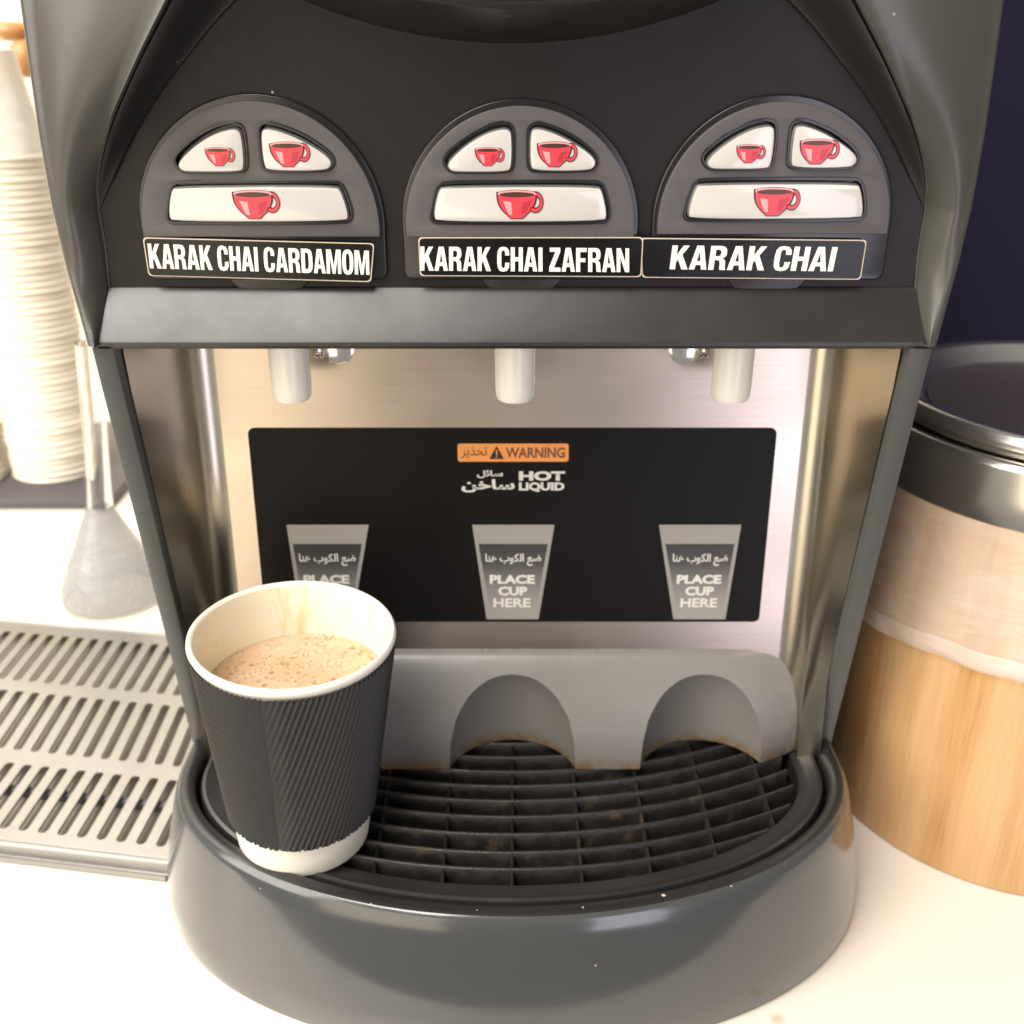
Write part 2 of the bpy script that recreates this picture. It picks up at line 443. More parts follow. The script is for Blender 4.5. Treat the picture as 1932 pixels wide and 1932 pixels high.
# ================================================================== DISPENSER
D = thing('drink_dispenser', (0, .45, 0), 'black and steel three-spout hot drink dispenser with white buttons on the white counter', 'drink dispenser')
YC = .4255
def uloop(a, b, z, yb=.60, n=56):
    P = [(-a, yb, z), (-a, (yb+YC)/2, z)]
    for i in range(n+1):
        t = PI + PI*i/n
        P.append((a*math.cos(t), YC + b*math.sin(t), z))
    P += [(a, (yb+YC)/2, z), (a, yb, z)]
    return P
V, F = grid([uloop(a, b, z) for z, a, b in ((.0005, .1805, .1075), (.006, .1812, .1085), (.02, .1800, .1082), (.045, .1755, .1065), (.064, .1710, .1045), (.0705, .1692, .1036), (.0735, .1680, .1024), (.0749, .1662, .1006))])
mk('drip_base', V, F, M['base'], D, 40)
V, F = grid([uloop(a, b, z) for z, a, b in ((.0747, .1662, .1006), (.0752, .1645, .0990), (.0750, .1615, .0950), (.0735, .1598, .0932), (.069, .1590, .0922), (.045, .1588, .0920))])
mk('base_rim', V, F, M['lipblack'], D, 40)
# grille frame ring
def oval(a, b, z, yc, back, n=56, m=14):
    P = []
    for i in range(n+1):
        t = PI + PI*i/n
        P.append((a*math.cos(t), yc + b*math.sin(t), z))
    for i in range(1, m): P.append((a, yc+(back-yc)*i/m, z))
    for i in range(m+1): P.append((a-2*a*i/m, back, z))
    for i in range(1, m): P.append((-a, back+(yc-back)*i/m, z))
    return P
rings = [(.1572, .0905, .058, YC, .475), (.1572, .0905, .0705, YC, .475), (.1562, .0896, .0722, YC, .4745), (.1545, .0880, .0727, YC, .474), (.1528, .0862, .0717, YC, .473), (.1500, .0832, .0706, YC, .472), (.1465, .0795, .0700, YC+.001, .470), (.1455, .0785, .0695, YC+.001, .469), (.1455, .0785, .058, YC+.001, .469)]
V, F = grid([oval(a, b, z, yc, bk) for a, b, z, yc, bk in rings], True)
mk('grille_frame', V, F, M['lipblack'], D, 40)
A0, B0, YG = .1458, .0788, YC+.001
def front_y(x): return YG - B0*math.sqrt(max(0, 1-(x/A0)**2))
RB = .30
for yc0 in (.4490, .4374, .4258, .4145, .4035, .3920, .3800, .3680, .3575):
    xm = 0
    pts = []
    N = 60
    for i in range(N+1):
        x = -A0 + 2*A0*i/N
        y = yc0 + RB - math.sqrt(RB*RB - x*x)
        if y > front_y(x) + .0002 and abs(x) < A0-.0002 and y < .4685: pts.append((x, y))
    if len(pts) < 3: continue
    rows = []
    for dy, z in ((.0009, .0702), (.0004, .0706), (-.0004, .0706), (-.0010, .0701), (-.0016, .060), (.0011, .060), (.0009, .0702)):
        rows.append([(x, y+dy, z) for x, y in pts])
    V, F = grid(rows); mk('grille_bar', V, F, M['grille_dirty'], D, 50)
for k in range(-4, 5):
    x = .0313*k + .0002
    if abs(x) > .14: continue
    y0 = front_y(x)
    prof = ((-.0009, .0612), (-.0007, .0690), (0, .0696), (.0007, .0690), (.0009, .0612))
    V, F = grid([[(x+dx, y, z) for dx, z in prof] for y in (y0, (y0+.468)/2, .468)])
    mk('cross_bar', V, F, M['grille_dirty'], D, 50)
V, F = grid([oval(a, b, z, YC, bk) for a, b, z, bk in ((.1588, .092, .058, .476), (.156, .089, .044, .474), (.10, .05, .041, .46), (.01, .005, .0405, .44))], True)
mk('drip_pan', V, F, M['grille_dirty'], D, 40)

# cup rest with three concave recesses
def rest_path():
    P = []   # (x, dy): plan outline of the front face
    for i in range(-40, 41):
        x = .1592*i/40; ax = abs(x)
        dy = 0 if ax < .108 else (.0240*((ax-.108)/.0512)**1.7)
        P.append((x, dy))
    return P
prof = [(.4265, .0712), (.4267, .079), (.4285, .089), (.4320, .0995), (.4375, .1095), (.4430, .1175), (.4475, .1235), (.4508, .1262), (.4535, .1270)]
rows = []
path = rest_path()
for y, z in prof:
    row = []
    for x, dy in path:
        ax = abs(x)
        # rounded shoulder at both ends
        s = max(0, (ax-.141)/.0185); k = 1-math.sqrt(max(0, 1-min(1, s)**2))
        zz = z - k*.030*((z-.0712)/.056)
        row.append((x, min(y + dy*(1-.35*(z-.0712)/.056), .4680), zz))
    rows.append(row)
back = [[(x, .470, r[2]) for (x, _, _), r in zip(row, rows[-1])] for row in [rows[-1]]]
rows2 = rows + back + [[(x, .470, .0712) for x, dy in path]] + [rows[0]]
V, F = grid(rows2)
n = len(path)
F.append(tuple(i*n for i in range(len(rows2)-1))[::-1]); F.append(tuple(i*n+n-1 for i in range(len(rows2)-1)))
rest = mk('cup_rest', V, F, M['rest'], D, 0)
for cx in (-.0985, .0002, .0975):
    seg = 56; cr = [(.0335, .05), (.0335, .067), (.0330, .085), (.0318, .098), (.0295, .108), (.0270, .115), (.024, .12), (.0235, .15)]
    Vc, Fc = lathe(cr, (cx, .4175, 0), seg)
    Fc.append(tuple(range(seg))[::-1]); Fc.append(tuple(range((len(cr)-1)*seg, len(cr)*seg)))
    cut = mk('cutter', Vc, Fc, M['rest'], None, 0)
    cut.location = -Vector((0, 0, 0))
    md = rest.modifiers.new('b', 'BOOLEAN'); md.operation = 'DIFFERENCE'; md.object = cut; md.solver = 'EXACT'
    bpy.context.view_layer.update()
    me = bpy.data.meshes.new_from_object(rest.evaluated_get(bpy.context.evaluated_depsgraph_get()))
    rest.modifiers.clear(); rest.data = me
    while len(me.materials) > 1: me.materials.pop()
    bpy.data.objects.remove(cut)
smooth(rest.data, 38)
md = rest.modifiers.new('edge_round', 'BEVEL'); md.width = .0012; md.segments = 3; md.limit_method = 'ANGLE'; md.angle_limit = math.radians(38)
md.harden_normals = True

# steel alcove
def yb(z): return .452 + .065*(z-.12)
def yf(z): return .3985 + (.445-.3985)*(.296-z)/(.296-.08)
zs = [.062, .09, .12, .16, .20, .24, .28, .32, .345]
V, F = grid([[(x, yb(z), z) for x in (-.137, -.07, 0, .07, .137)] for z in [.112]+zs[2:]])
mk('back_panel', V, F, M['steel'], D, 40)
for s in (-1, 1):
    rows = []
    for z in [.066, .09, .12, .16, .20, .24, .28, .304]:
        r = []; R = .0115
        for i in range(9):
            a = PI/2*i/8
            r.append((s*(.137+R*math.sin(a)), yb(z)-R*(1-math.cos(a)), z))
        xe = .1556 + .004*(.30-z)/.22
        ye = min(yf(min(z, .296))+.004, yb(z)-R-.002)
        r.append((s*((.1485+xe)/2), (yb(z)-R+ye)/2, z)); r.append((s*xe, ye, z))
        rows.append(r)
    V, F = grid(rows); mk('side_panel', V, F, M['steel_side'], D, 60)
# side frames (outer casing strips, sloping back towards the tray)
for s in (-1, 1):
    rows = []
    for i in range(9):
        z = .2995 - (.2995-.072)*i/8
        xo = .1664 + .0030*i/8; xi = xo-.0098; y = yf(z)
        rows.append([(s*xi, yb(z)-.003, z), (s*xi, y+.003, z), (s*(xi+.0012), y+.0006, z), (s*(xi+.0028), y, z), (s*(xo-.002), y, z), (s*(xo-.0005), y+.0006, z), (s*xo, y+.0025, z), (s*xo, .66, z)])
    V, F = grid(rows); F.append(tuple(range(8)))
    mk('side_frame', V, F, M['frame'], D, 40)
    V, F = grid([[(s*(.1572+.0030*i/8-.0013), yf(z)+.0045+k, z) for k in (0, .004)] for i, z in [(i, .2965 - .2245*i/8) for i in range(9)]])
    mk('dark_gap_strip', V, F, M['void'], D, 0)  # near-black strip that draws the dark gap along the side frame

# warning sticker on the back panel
ZR = .12
LB = .452
W = []
wl = stand('warning_label', flat([rrect(-.1247, .1425, .1250, .2440, .003)], .00015), LB-.0004, M['warn_black'], D, .065, ZR)
def wpx(x, y):    # photo pixel -> (x, z) on the leaning back panel
    r = ray(x, y); z = .2
    for _ in range(6):
        t = yb(z)/r.y; z = CH + r.z*t
    return (r.x*t, z)
def wq(x0, y0, x1, y1):
    a = wpx(x0, y1); b = wpx(x1, y0); return a[0], a[1], b[0], b[1]
def print_on(name, me, m, layer, par=wl):
    return stand(name, me, LB-.0007-.0001*layer, m, D if par is None else par, .065, ZR, 0)
x0, z0, x1, z1 = wq(864, 836, 1073, 870)
ob = print_on('warning_strip', flat([rrect(x0, z0, x1, z1, .0012)]), M['orange'], 0)
def wtext(s, q, m, off=0.0, layer=1, sh=0.0):
    return (fit(font_text(s, off), *wq(*q), sh), m)
AR_W = "\uFEAE\uFEF3\uFEAC\uFEA4\uFE97"; AR_S = "\uFEDE\uFE8B\uFE8E\uFEB3"; AR_H = "\uFEE6\uFEA7\uFE8E\uFEB3"
AR_P = "\uFE8E\uFEE8\uFEEB \uFE8F\uFEEE\uFEDC\uFEDF\uFE8D \uFECA\uFEBF"
parts = [(wtext('WARNING', (954, 843, 1066, 863), 0, .025)[0], 0), (wtext(AR_W, (870, 841, 919, 864), 0, .006)[0], 0)]
print_on('warning_lettering', join_meshes(parts), M['brown_ink'], 1)
a = wpx(923, 865); b = wpx(951, 865); c = wpx(937, 840)
tri = [a, b, c]
ex = rrect(*wq(935.6, 847, 938.4, 858), .0002, 2); dt = rrect(*wq(935.6, 860, 938.4, 863), .0002, 2)
print_on('warning_triangle', flat([tri, ex, dt]), M['ink'], 1)
parts = [(wtext('HOT', (979, 888, 1066, 906), 0, .05)[0], 0), (wtext('LIQUID', (979, 909, 1065, 927), 0, .045)[0], 0),
         (wtext(AR_S, (900, 886, 949, 901), 0, .03)[0], 0), (wtext(AR_H, (871, 903, 971, 928), 0, .035)[0], 0)]
print_on('hot_liquid_lettering', join_meshes(parts), M['white_print'], 0)
for dx in (-350, 0, 352):
    o = [wpx(891+dx, 989), wpx(1046+dx, 989), wpx(1016+dx, 1167), wpx(918+dx, 1167)]
    i_ = [wpx(903+dx, 1025), wpx(1033+dx, 1025), wpx(1011+dx, 1155), wpx(925+dx, 1155)]
    cm = print_on('cup_mark', flat([o]), M['grey_print'], 0)
    print_on('cup_mark_fill', flat([i_]), M['grad_print'], 1)
    parts = [(wtext(AR_P, (916+dx, 1043, 1021+dx, 1066), 0, .02)[0], 0), (wtext('PLACE', (924+dx, 1083, 1009+dx, 1100), 0, .045)[0], 0),
             (wtext('CUP', (940+dx, 1105, 995+dx, 1122), 0, .045)[0], 0), (wtext('HERE', (931+dx, 1127, 1001+dx, 1144), 0, .03)[0], 0)]
    print_on('cup_mark_lettering', join_meshes(parts), M['white_print'], 2)

# spouts
for nx, side in ((-.0955, 1), (.0013, 0), (.0950, -1)):
    prof = [(.0004, .0015), (.0060, .0013), (.0063, .0002), (.0074, .0002), (.0082, .0018), (.00855, .006), (.0086, .02), (.0088, .066)]
    V, F = lathe(prof, (nx, .430, .2682), 40)
    nz_ = mk('spout', V, F, M['nozzle'], D, 40)
    if side:
        cx = nx + side*.0185
        V, F = grid([[(cx+r*math.cos(a), .446-y, .2870+r*math.sin(a)) for a in [2*PI*i/36 for i in range(36)]] for r, y in ((.0001, .003), (.0062, .003), (.0072, .0026), (.0076, .0015), (.0076, -.004))], True)
        mk('thumb_screw', V, F, M['chrome'], D, 40)
        V, F = grid([[(nx+side*(.0088+dx), .442-r*math.cos(a), .2870+r*math.sin(a)) for a in [2*PI*i/20 for i in range(20)]] for dx, r in ((0, .0032), (.0012, .0042), (.0022, .0030), (.0034, .0042), (.0044, .0030), (.0054, .0001))], True)
        mk('screw_knuckle', V, F, M['chrome'], D, 40)

# ---------------------------------------------------------------- door
YP = .4125
V, F = grid([[(x, YP, z) for x in [-.163+.326*i/4 for i in range(5)]] for z in (.3185, .36, .40, .44, .475)])
mk('front_panel', V, F, M['black'], D, 30)
prof = [(.4140, .3215), (.4116, .3206), (.4100, .3188), (.3990, .3036), (.3980, .3020), (.3978, .3006), (.3985, .2994), (.4002, .2988), (.4150, .2990), (.475, .3000)]
xs = [-.1603, -.1598, -.158, -.12, -.06, 0, .06, .12, .158, .1598, .1603]
V, F = grid([[(x*(1.02-.02*min(1, max(0, (z-.2988)/.022))), y, z) for x in xs] for y, z in prof])
mk('door_lip', V, F, M['lip'], D, 22)

# small pale chips and crumbs
M['chip'] = mat('pale_chip', (.50, .42, .32), .7)
def crumb(p, r, par, flatn=.5):
    V = []; F = []
    n = 7
    for k, (zz, rr) in enumerate(((0, 1), (.5, .75), (.85, .2))):
        for i in range(n):
            a = 2*PI*i/n + .3*k; q = rr*r*random.uniform(.7, 1.25)
            V.append((p[0]+q*math.cos(a), p[1]+q*.7*math.sin(a), p[2]+zz*r*flatn*random.uniform(.8, 1.2)))
    for k in range(2):
        for i in range(n): F.append((k*n+i, k*n+(i+1) % n, (k+1)*n+(i+1) % n, (k+1)*n+i))
    F.append(tuple(range(2*n, 3*n)))
    return mk('crumb', V, F, M['chip'], par, 0)
for px, py, r in ((728, 647, .0006), (738, 641, .0003), (868, 602, .0003), (980, 590, .00025), (1040, 605, .0003), (1160, 615, .00025), (1420, 600, .0003), (1560, 590, .0003), (610, 590, .00025), (470, 640, .0003), (1240, 640, .0003), (560, 560, .0002)):
    t_ = (py-548)/100; y = .4100-.0110*max(0, min(1, t_)); q = at_y(px, py, y)
    crumb((q.x, q.y, q.z), r, D)
for px, py, r in ((1252, 1689, .0010), (1100, 1712, .0005), (1380, 1672, .0005), (700, 1705, .0004), (900, 1717, .0004)):
    q = at_z(px, py, .0751); crumb((q.x, q.y, q.z), r, D)

# side wings: rows from the arch edge (A) to the casing edge (C)
Apx = [((184, 652), .3972), ((197, 600), .4045), ((208, 548), .4118), ((200, 470), .4122), ((187, 392), .4120), ((186, 345), .4090), ((195, 290), .4040), ((212, 230), .3985), ((236, 172), .3940), ((266, 105), .3900), ((293, 50), .3875), ((318, 0), .3860), ((345, -60), .385), ((375, -120), .384), ((412, -190), .384)]
Ipx = [(189, 392), (203, 360), (219, 328), (241, 280), (270, 226), (306, 170), (350, 113), (398, 52), (445, 2), (500, -50), (560, -100)]
Cpx = [(168, 655), (150, 590), (125, 500), (100, 390), (75, 250), (57, 125), (40, 0), (26, -100), (13, -200)]
Cw = [(at_y(p[0], p[1], (.3995, .4035, .408)[min(i, 2)])) for i, p in enumerate(Cpx)]
def c_at(z):
    for a, b in zip(Cw[:-1], Cw[1:]):
        if z <= b.z: return a.lerp(b, max(0, (z-a.z)/(b.z-a.z)))
    return Cw[-1]
def catmull(P, n=4):
    out = []
    for i in range(len(P)-1):
        p0 = P[max(i-1, 0)]; p1 = P[i]; p2 = P[i+1]; p3 = P[min(i+2, len(P)-1)]
        for k in range(n):
            t = k/n
            out.append(.5*((2*p1)+(p2-p0)*t+(2*p0-5*p1+4*p2-p3)*t*t+(3*p1-p0-3*p2+p3)*t**3))
    out.append(P[-1]); return out
A = [at_y(p[0], p[1], y) for p, y in Apx]
Aw = catmull(A[:3]) [:-1]+ catmull(A[2:5])[:-1] + catmull(A[4:])
Ar = catmull(A[4:]); Ir = catmull([at_y(p[0], p[1], YP-.0006) for p in Ipx])
for s in (1, -1):
    rows = []
    for a in Aw:
        z = a.z; cpt = c_at(z); xc = cpt.x; yc = cpt.y; rr = .0045
        r = [a, Vector((a.x-.0008, a.y-.0012*min(1, max(0, (z-.355)/.03)), z))]
        steps = 14
        for k in range(1, steps+1):
            t = k/steps
            bulge = -.0060*math.sin(PI*min(1, t*.92))*min(1, max(.35, (z-.30)/.06))
            r.append(Vector((a.x + (xc+rr - a.x)*t, a.y + (yc-rr - a.y)*t + bulge*(1 if t < 1 else 1), z)))
        y_end = r[-1].y
        for k in range(1, 8):
            t = PI/2*k/7
            r.append(Vector((xc+rr-rr*math.sin(t), y_end+(yc+.001-y_end)*(1-math.cos(t)), z)))
        r.append(Vector((xc, .43, z))); r.append(Vector((xc, .66, z)))
        rows.append([(s*p.x, p.y, p.z) for p in r])
    rows.insert(0, [(p[0]*.94, p[1]+.006, p[2]+.0012) for p in rows[0]])
    V, F = grid(rows)
    mk('side_wing', V, F, M['wing'], D, 60)
    rows = []
    for a, b in zip(Ar, Ir):
        dp = b.y-a.y; g = min(1, dp/.012)
        m0 = a.copy(); m0.y += .0010*g
        m1 = a.lerp(b, .05); m1.y = a.y + .0016*g
        m2 = a.lerp(b, .13); m2.y = a.y - .0004*g
        m3 = a.lerp(b, .26); m3.y = a.y + dp*.06
        m4 = a.lerp(b, .42); m4.y = a.y + dp*.30
        m5 = a.lerp(b, .70); m5.y = a.y + dp*.66
        m6 = a.lerp(b, .93); m6.y = b.y - .0022*g
        m7 = a.lerp(b, .98); m7.y = b.y - .0019*g
        rows.append([(s*p.x, p.y, p.z) for p in (a, m0, m1, m2, m3, m4, m5, m6, m7, b)])
    V, F = grid(rows); mk('arch_trim', V, F, M['trim'], D, 50)
V, F = box(-.155, .155, .4125, .66, .4752, .4772)
mk('door_top', V, F, M['black'], D, 0)
# round housing above the buttons
rows = []; ZC, R0 = .6235, .2143
for r, y in ((R0, .4124), (R0-.0006, .4105), (R0-.002, .4085), (R0-.0105, .3925), (R0-.0118, .3911), (R0-.0128, .3908), (R0-.0133, .3913), (R0-.0137, .3913), (R0-.0145, .3900), (R0-.017, .3893), (R0-.045, .389), (.148, .389)):
    row = []
    for i in range(61):
        a = math.radians(-42+84*i/60)
        row.append((r*math.sin(a)*.98, y, max(.40, ZC - r*math.cos(a))))
    rows.append(row)
V, F = grid(rows); mk('round_housing', V, F, M['lip'], D, 50)

# ---------------------------------------------------------------- selector plates, buttons, labels
def cpx(zx, zy):   # close-up crop of the middle plate -> offsets from plate base centre, metres
    p = at_y(751.3+zx*.25, 174.4+zy*.25, .4085); q = at_y(981.5, 446.4, .4085)
    return (p.x-q.x, p.z-q.z)
HA = [(332, 505), (345, 560), (400, 604), (480, 606), (830, 606), (872, 570), (880, 500), (882, 300), (862, 240), (800, 217), (740, 224), (640, 253), (500, 333), (400, 415), (350, 465)]
HB = [(968, 540), (985, 585), (1040, 600), (1430, 600), (1495, 565), (1514, 505), (1480, 445), (1410, 385), (1320, 320), (1200, 262), (1080, 221), (1010, 220), (972, 262), (967, 320)]
HC = [(238, 930), (250, 975), (300, 992), (1530, 992), (1590, 960), (1603, 890), (1565, 720), (1530, 672), (1460, 662), (360, 664), (305, 690), (278, 740)]
TA = [(374, 540), (400, 585), (480, 590), (815, 590), (851, 560), (853, 310), (825, 275), (770, 279), (680, 303), (560, 367), (440, 462)]
TB = [(998, 540), (1025, 582), (1430, 582), (1480, 548), (1478, 500), (1400, 430), (1250, 340), (1120, 286), (1030, 270), (1000, 305)]
TC = [(272, 925), (300, 966), (1540, 962), (1570, 925), (1533, 740), (1495, 706), (345, 712), (308, 740)]
ICON = (((675, 480), 180), ((1175, 465), 245), ((893, 841), 290))
def cup_icon():
    """unit-wide red cup: layers of flat print"""
    def ell(cx, cy, a, b, n=28): return [(cx+a*math.cos(2*PI*i/n), cy+b*math.sin(2*PI*i/n)) for i in range(n)]
    def bodyp(k=1.0):
        P = [(-.5*k, .31)]
        for i in range(1, 10):
            t = i/10; P.append((-(.5-.35*t**2.8)*k, .31-.62*t))
        P += [(-.15*k, -.335*k), (.15*k, -.335*k)]
        for i in range(9, 0, -1):
            t = i/10; P.append(((.5-.35*t**2.8)*k, .31-.62*t))
        P.append((.5*k, .31)); return P
    def handle(r0, r1):
        P = []
        for i in range(17):
            a = math.radians(118-255*i/16); P.append((.455+r1*.80*math.cos(a), .065+r1*1.02*math.sin(a)))
        for i in range(16, -1, -1):
            a = math.radians(118-255*i/16); P.append((.455+r0*.80*math.cos(a), .065+r0*1.02*math.sin(a)))
        return P
    L = []
    L.append((shift(flat([bodyp(1.0)]), 0, 0, 0), 0)); L.append((flat([ell(0, .26, .5, .10)]), 0)); L.append((flat([handle(.125, .255)]), 0))
    L.append((shift(flat([[(x*.915, y*.94) for x, y in bodyp(1.0)]]), 0, 0, .0004), 1))
    L.append((shift(flat([handle(.155, .228)]), 0, 0, .0004), 1))
    L.append((shift(flat([ell(0, .265, .475, .082)]), 0, 0, .0005), 2))
    L.append((shift(flat([ell(0, .245, .43, .062)]), 0, 0, .0008), 3))
    L.append((shift(flat([[(-.34, .10), (-.14, .07), (-.11, -.24), (-.20, -.22)]]), 0, 0, .0008), 2))
    L.append((shift(flat([[(.14, .06), (.36, .10), (.24, -.18), (.10, -.22)]]), 0, 0, .0008), 4))
    return join_meshes(L)
icon0 = cup_icon()
def dome(r, base, cz, x0, n=48):
    """arc over the top, vertical-ish sides down to base"""
    a0 = math.asin(max(-1, min(1, (base-cz)/r)))
    return [(x0+r*math.cos(a0+(PI-2*a0)*i/n), cz+r*math.sin(a0+(PI-2*a0)*i/n)) for i in range(n+1)]
plates = []
for k, (bx, by, hw) in enumerate(((495, 446.4, 221.5), (981.8, 446.4, 213.5), (1456.5, 441.4, 215.5))):
    q = at_y(bx, by, .4085); X, Z = q.x, q.z
    sx = hw/213.5
    R = .0455*sx*.968
    # black surround, lower tray and finger tab
    lo = at_y(bx, 527, .4115).z
    Rs = R+.0019
    base_arc = dome(Rs, Z-.0005, Z+.0038, X)
    w = Rs-.0002
    loop = base_arc + [(X-w, lo+.003), (X-w+.0009, lo+.0009), (X-w+.003, lo), (X+w-.003, lo), (X+w-.0009, lo+.0009), (X+w, lo+.003)]
    stand('plate_surround', flat([loop], .0009, .0007, 3), YP-.0004, M['gloss'], D)
    tx = X+.0005; tw = .0158
    tab = [(tx-tw, lo+.001), (tx+tw, lo+.001), (tx+tw-.0008, lo-.0012), (tx+tw-.003, lo-.0034), (tx+tw-.006, lo-.0040), (tx-tw+.006, lo-.0040), (tx-tw+.003, lo-.0034), (tx-tw+.0008, lo-.0012)]
    stand('finger_tab', flat([tab], .0006, .0005, 3), YP-.0002, M['lip'], D)
    def tr(L): return [(X+cpx(*p)[0]*sx, Z+cpx(*p)[1]) for p in L]
    holes = [chaikin(tr(h), 2) for h in (HA, HB, HC)]
    outer = dome(R, Z, Z+.0032, X)
    me = flat([outer]+holes, .0012, .0004, 2)
    stand('selector_plate', me, .4094, M['plate'], D)
    plates.append((X, Z, sx))
    for j, (h, tp) in enumerate(zip((HA, HB, HC), (TA, TB, TC))):
        hl = chaikin(tr(h), 2); ring_out = inset_poly(hl, -.0003); ring_in = inset_poly(hl, .0009)
        stand('button_bezel', flat([ring_out, ring_in], .0004, .0002, 2), .4080, M['bezel'], D)
        tl = chaikin(tr(tp), 2)
        t1 = inset_poly(tl, -.0005); tin = inset_poly(tl, .0005)
        # button body: rim flank then face
        n = len(tl)
        Vb = [(x, .4105, z) for x, z in inset_poly(tl, -.0009)] + [(x, .4066, z) for x, z in t1] + [(x, .4058, z) for x, z in tl] + [(x, .40565, z) for x, z in tin]
        Fb = [(r*n+i, r*n+(i+1) % n, (r+1)*n+(i+1) % n, (r+1)*n+i) for r in range(3) for i in range(n)]
        mi = [1]*len(Fb)
        Fb.append(tuple(range(3*n, 4*n))); mi.append(0)
        for i in range(2*n, 3*n): mi[i] = 0
        og = origin(D)
        meb = bpy.data.meshes.new('button'); meb.from_pydata([tuple(Vector(v)-og) for v in Vb], [], Fb)
        for p, i in zip(meb.polygons, mi): p.material_index = i
        smooth(meb, 40)
        bo = link('button', meb, [M['button'], M['button_rim']], D)
        (cx, cy), wz = ICON[j]
        c = cpx(cx, cy); ww = wz*.25/1950*.4085*1.02
        ic = icon0.copy()
        for v in ic.vertices:
            x, y_, d = v.co
            v.co = Vector((X+c[0]*sx+x*ww, .40545-d*.12, Z+c[1]+y_*ww)) - og
        link('cup_print', ic, [M['ink'], M['red'], M['pink'], M['coffee'], M['red_dark']], bo)

# name labels: stuck-on paper strips
def label(corners, text, tq, italic=0.0, y=.4082):
    P = [at_y(px, py, y) for px, py in corners]; P = [(p.x, p.z) for p in P]
    def rc(P, r):
        out = []
        for i in range(4):
            a, b, c = Vector(P[i-1]), Vector(P[i]), Vector(P[(i+1) % 4])
            u = (a-b).normalized()*r; w = (c-b).normalized()*r
            for k in range(5):
                t = k/4; out.append(tuple((b+u)*(1-t)**2 + b*2*t*(1-t) + (b+w)*t*t))
        return out
    o = stand('name_label', flat([rc(P, .0016)], .00022), y+.0004, M['label_edge'], D)
    cx = sum(p[0] for p in P)/4; cz = sum(p[1] for p in P)/4
    hw = (P[1][0]-P[0][0])/2
    Q = []
    for i, p in enumerate(rc(P, .0018)):
        dx, dz = p[0]-cx, p[1]-cz
        Q.append((cx+dx*(1-.00045/hw), cz+dz*(1-.0004/.008)))
    stand('label_face', flat([Q], .00004), y+.00012, M['label_black'], o)
    # lettering, warped into its quadrilateral
    me = condensed(text)
    xs = [v.co.x for v in me.vertices]; a, b = min(xs), max(xs)
    T = [at_y(px, py, y) for px, py in tq]
    for v in me.vertices:
        u = (v.co.x-a)/(b-a); w = v.co.y
        u2 = u + italic*(w-.5)
        top = T[0].lerp(T[1], u2); bot = T[3].lerp(T[2], u2)
        p = bot.lerp(top, w); v.co = Vector((p.x, p.z, 0))
    stand('lettering', me, y-.00002, M['letter'], o, 0, 0, 0)
label([(268.6, 448), (706, 459.5), (700, 532.5), (280, 520.6)], 'KARAK CHAI CARDAMOM', [(278, 459.5), (696, 473), (697, 518.5), (283, 506)], 0, .4076)
label([(788.8, 448), (1214, 447.5), (1210, 523), (792, 521)], 'KARAK CHAI ZAFRAN', [(793, 465), (1187, 468.5), (1187, 513.5), (793, 510.5)], 0, .4074)
label([(1209, 449), (1636, 453), (1624, 528), (1211, 524)], 'KARAK CHAI', [(1266, 463), (1578, 466), (1574, 512), (1266, 508)], .018, .4079)

# ================================================================== CUP OF TEA ON THE GRILLE
cup_c = Vector((-.0977, .3805, .0727))
CU = thing('paper_cup', cup_c, 'paper cup of frothy milk tea in a black ribbed sleeve, standing on the drip grille', 'cup')
H = .1088; RBt, RT = .0300, .0422
lean = Matrix.Rotation(math.radians(2.4), 3, 'Y') @ Matrix.Rotation(math.radians(1.2), 3, 'X')
def cr(z): return RBt + (RT-RBt)*z/H
def lean_pts(V): return [tuple(cup_c + lean @ (Vector(v))) for v in V]
seg = 96
prof = [(RBt-.003, .004), (RBt-.0012, 0), (RBt, .0004), (RBt+.0002, .002), (cr(.05), .05), (cr(H-.002)-.0003, H-.003), (RT+.0009, H-.0026), (RT+.0015, H-.0012), (RT+.0013, H+.0002), (RT+.0004, H+.0010), (RT-.0006, H+.0007), (RT-.0012, H-.0004)]
V, F = lathe(prof, (0, 0, 0), seg); mk('cup_wall', lean_pts(V), F, M['cup_white'], CU, 50)
prof = [(RT-.0012, H-.0004), (cr(H-.006)-.0010, H-.006), (cr(.03)-.0008, .03), (cr(.03)-.003, .029), (.001, .029)]
V, F = lathe(prof, (0, 0, 0), seg); mk('cup_lining', lean_pts(V), F, M['cup_inside'], CU, 50)
# tea, level in the leaning cup
zt = H-.0250
prof = [(cr(zt)-.0012, .0008), (cr(zt)-.0020, .0002), (cr(zt)-.0035, 0), (.02, -.0001), (.0004, 0)]
V, F = lathe(prof, (0, 0, 0), seg)
cc = cup_c + lean @ Vector((0, 0, zt))
mk('milk_tea', [tuple(cc+Vector(v)) for v in V], F, M['tea'], CU, 50)
bub = []
fb = []
